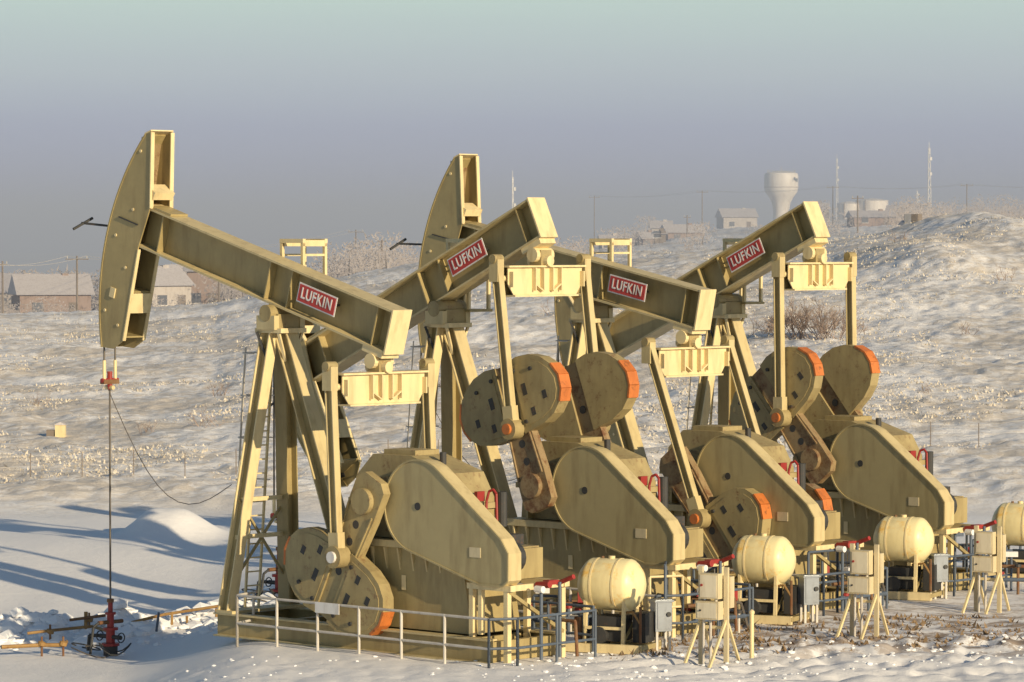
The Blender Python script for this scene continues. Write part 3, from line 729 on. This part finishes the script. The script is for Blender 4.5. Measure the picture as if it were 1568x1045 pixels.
# small concrete marker box on the hillside and stock fence
x,Y=W(92,150),150; b=B(); g=hz(x,Y); b.box((x,Y,g+.2),(.4,.4,.55),'cream'); b.prism([(-.24,.46),(.24,.46),(0,.58)],-.24,.24,'roof',lambda a,c,d:(x+a,Y+c,g+d)); b.box((x-.4,Y,g+.1),(.3,.3,.3),'wood'); b.obj('pipeline_marker_box')
b=B()
for i in range(34):
    X=-28+i*1.7; Yy=128+.15*X; g=hz(X,Yy); b.cyl((X,Yy,g-.2),(X,Yy,g+.85),.018,'wood',5)
for zz in(.4,.75):
    b.path([(-28+i*1.7,128+.15*(-28+i*1.7),hz(-28+i*1.7,128+.15*(-28+i*1.7))+zz) for i in range(34)],.005,'rail',3)
b.obj('wire_fence')

# ------------------------------------------------------------------ ground fog over the far country (real scattering volume)
b=B(); 
fm=bpy.data.materials.new('ground_fog'); fm.use_nodes=True; n_=fm.node_tree; n_.nodes.clear()
fo=n_.nodes.new('ShaderNodeOutputMaterial'); vs_=n_.nodes.new('ShaderNodeVolumePrincipled'); vs_.inputs['Color'].default_value=(.74,.82,1,1); vs_.inputs['Density'].default_value=.0014; vs_.inputs['Anisotropy'].default_value=0
vs_.inputs['Absorption Color'].default_value=(0,0,0,1)
n_.links.new(vs_.outputs[0],fo.inputs['Volume']); M['fog']=fm
b.box((0,1760,-10),(2400,3000,84),'fog'); b.obj('ground_fog')

# ------------------------------------------------------------------ light, sky
EL=math.radians(16.5); SA=math.radians(-51.5)
sv=Vector((math.cos(SA)*math.cos(EL),math.sin(SA)*math.cos(EL),math.sin(EL)))
sl=bpy.data.lights.new('sun','SUN'); sl.energy=5.0; sl.angle=math.radians(.5); sl.color=(1,.82,.54)
so=bpy.data.objects.new('sun',sl); COL.objects.link(so); so.rotation_euler=sv.to_track_quat('Z','Y').to_euler(); so.location=(40,-40,60)
w=bpy.data.worlds.new('World'); scene.world=w; w.use_nodes=True; nt=w.node_tree; nt.nodes.clear()
out=N(nt,'ShaderNodeOutputWorld'); sky=N(nt,'ShaderNodeTexSky',sky_type='NISHITA'); sky.sun_disc=False; sky.sun_elevation=EL; sky.sun_rotation=math.atan2(sv.x,sv.y)
sky.air_density=1.2; sky.dust_density=.8; sky.ozone_density=2.2
b1=N(nt,'ShaderNodeBackground'); b1.inputs[1].default_value=.09; nt.links.new(sky.outputs[0],b1.inputs[0])
tc=N(nt,'ShaderNodeTexCoord'); sp=N(nt,'ShaderNodeSeparateXYZ'); nt.links.new(tc.outputs['Generated'],sp.inputs[0])
def s2l(r,g,b_): return tuple(((c/255)/12.92 if c/255<.04045 else ((c/255+.055)/1.055)**2.4) for c in(r,g,b_))
mp=N(nt,'ShaderNodeMapping'); nt.links.new(tc.outputs['Generated'],mp.inputs[0]); mp.inputs['Scale'].default_value=(6,6,60)
nz=noise(nt,1.0,4,.5,mp.outputs[0])
zz=mt('ADD',sp.outputs[2],mt('MULTIPLY',mt('SUBTRACT',nz,.5),.010))
f=mr(zz,-.02,.08)
def pz(y): return ((362-y)/5760+.02)/.10
rc=ramp(nt,f,[(0,s2l(158,167,204)),(pz(400),s2l(158,167,204)),(pz(300),s2l(166,173,203)),(pz(200),s2l(173,181,202)),(pz(110),s2l(187,198,204)),(pz(0),s2l(194,213,206)),(1,s2l(188,214,213))])
b2=N(nt,'ShaderNodeBackground'); nt.links.new(rc,b2.inputs[0]); b2.inputs[1].default_value=1
mx=N(nt,'ShaderNodeMixShader'); nt.links.new(mr(sp.outputs[2],.08,.18),mx.inputs[0]); nt.links.new(b2.outputs[0],mx.inputs[1]); nt.links.new(b1.outputs[0],mx.inputs[2]); nt.links.new(mx.outputs[0],out.inputs[0])

cam=bpy.data.cameras.new('camera'); co=bpy.data.objects.new('camera',cam); COL.objects.link(co); scene.camera=co
cam.lens=36*5760/1568; cam.sensor_width=36; cam.clip_end=20000; cam.clip_start=1
co.location=(0,0,8.5); co.rotation_euler=(math.radians(90)-math.atan(160.5/5760),0,0)
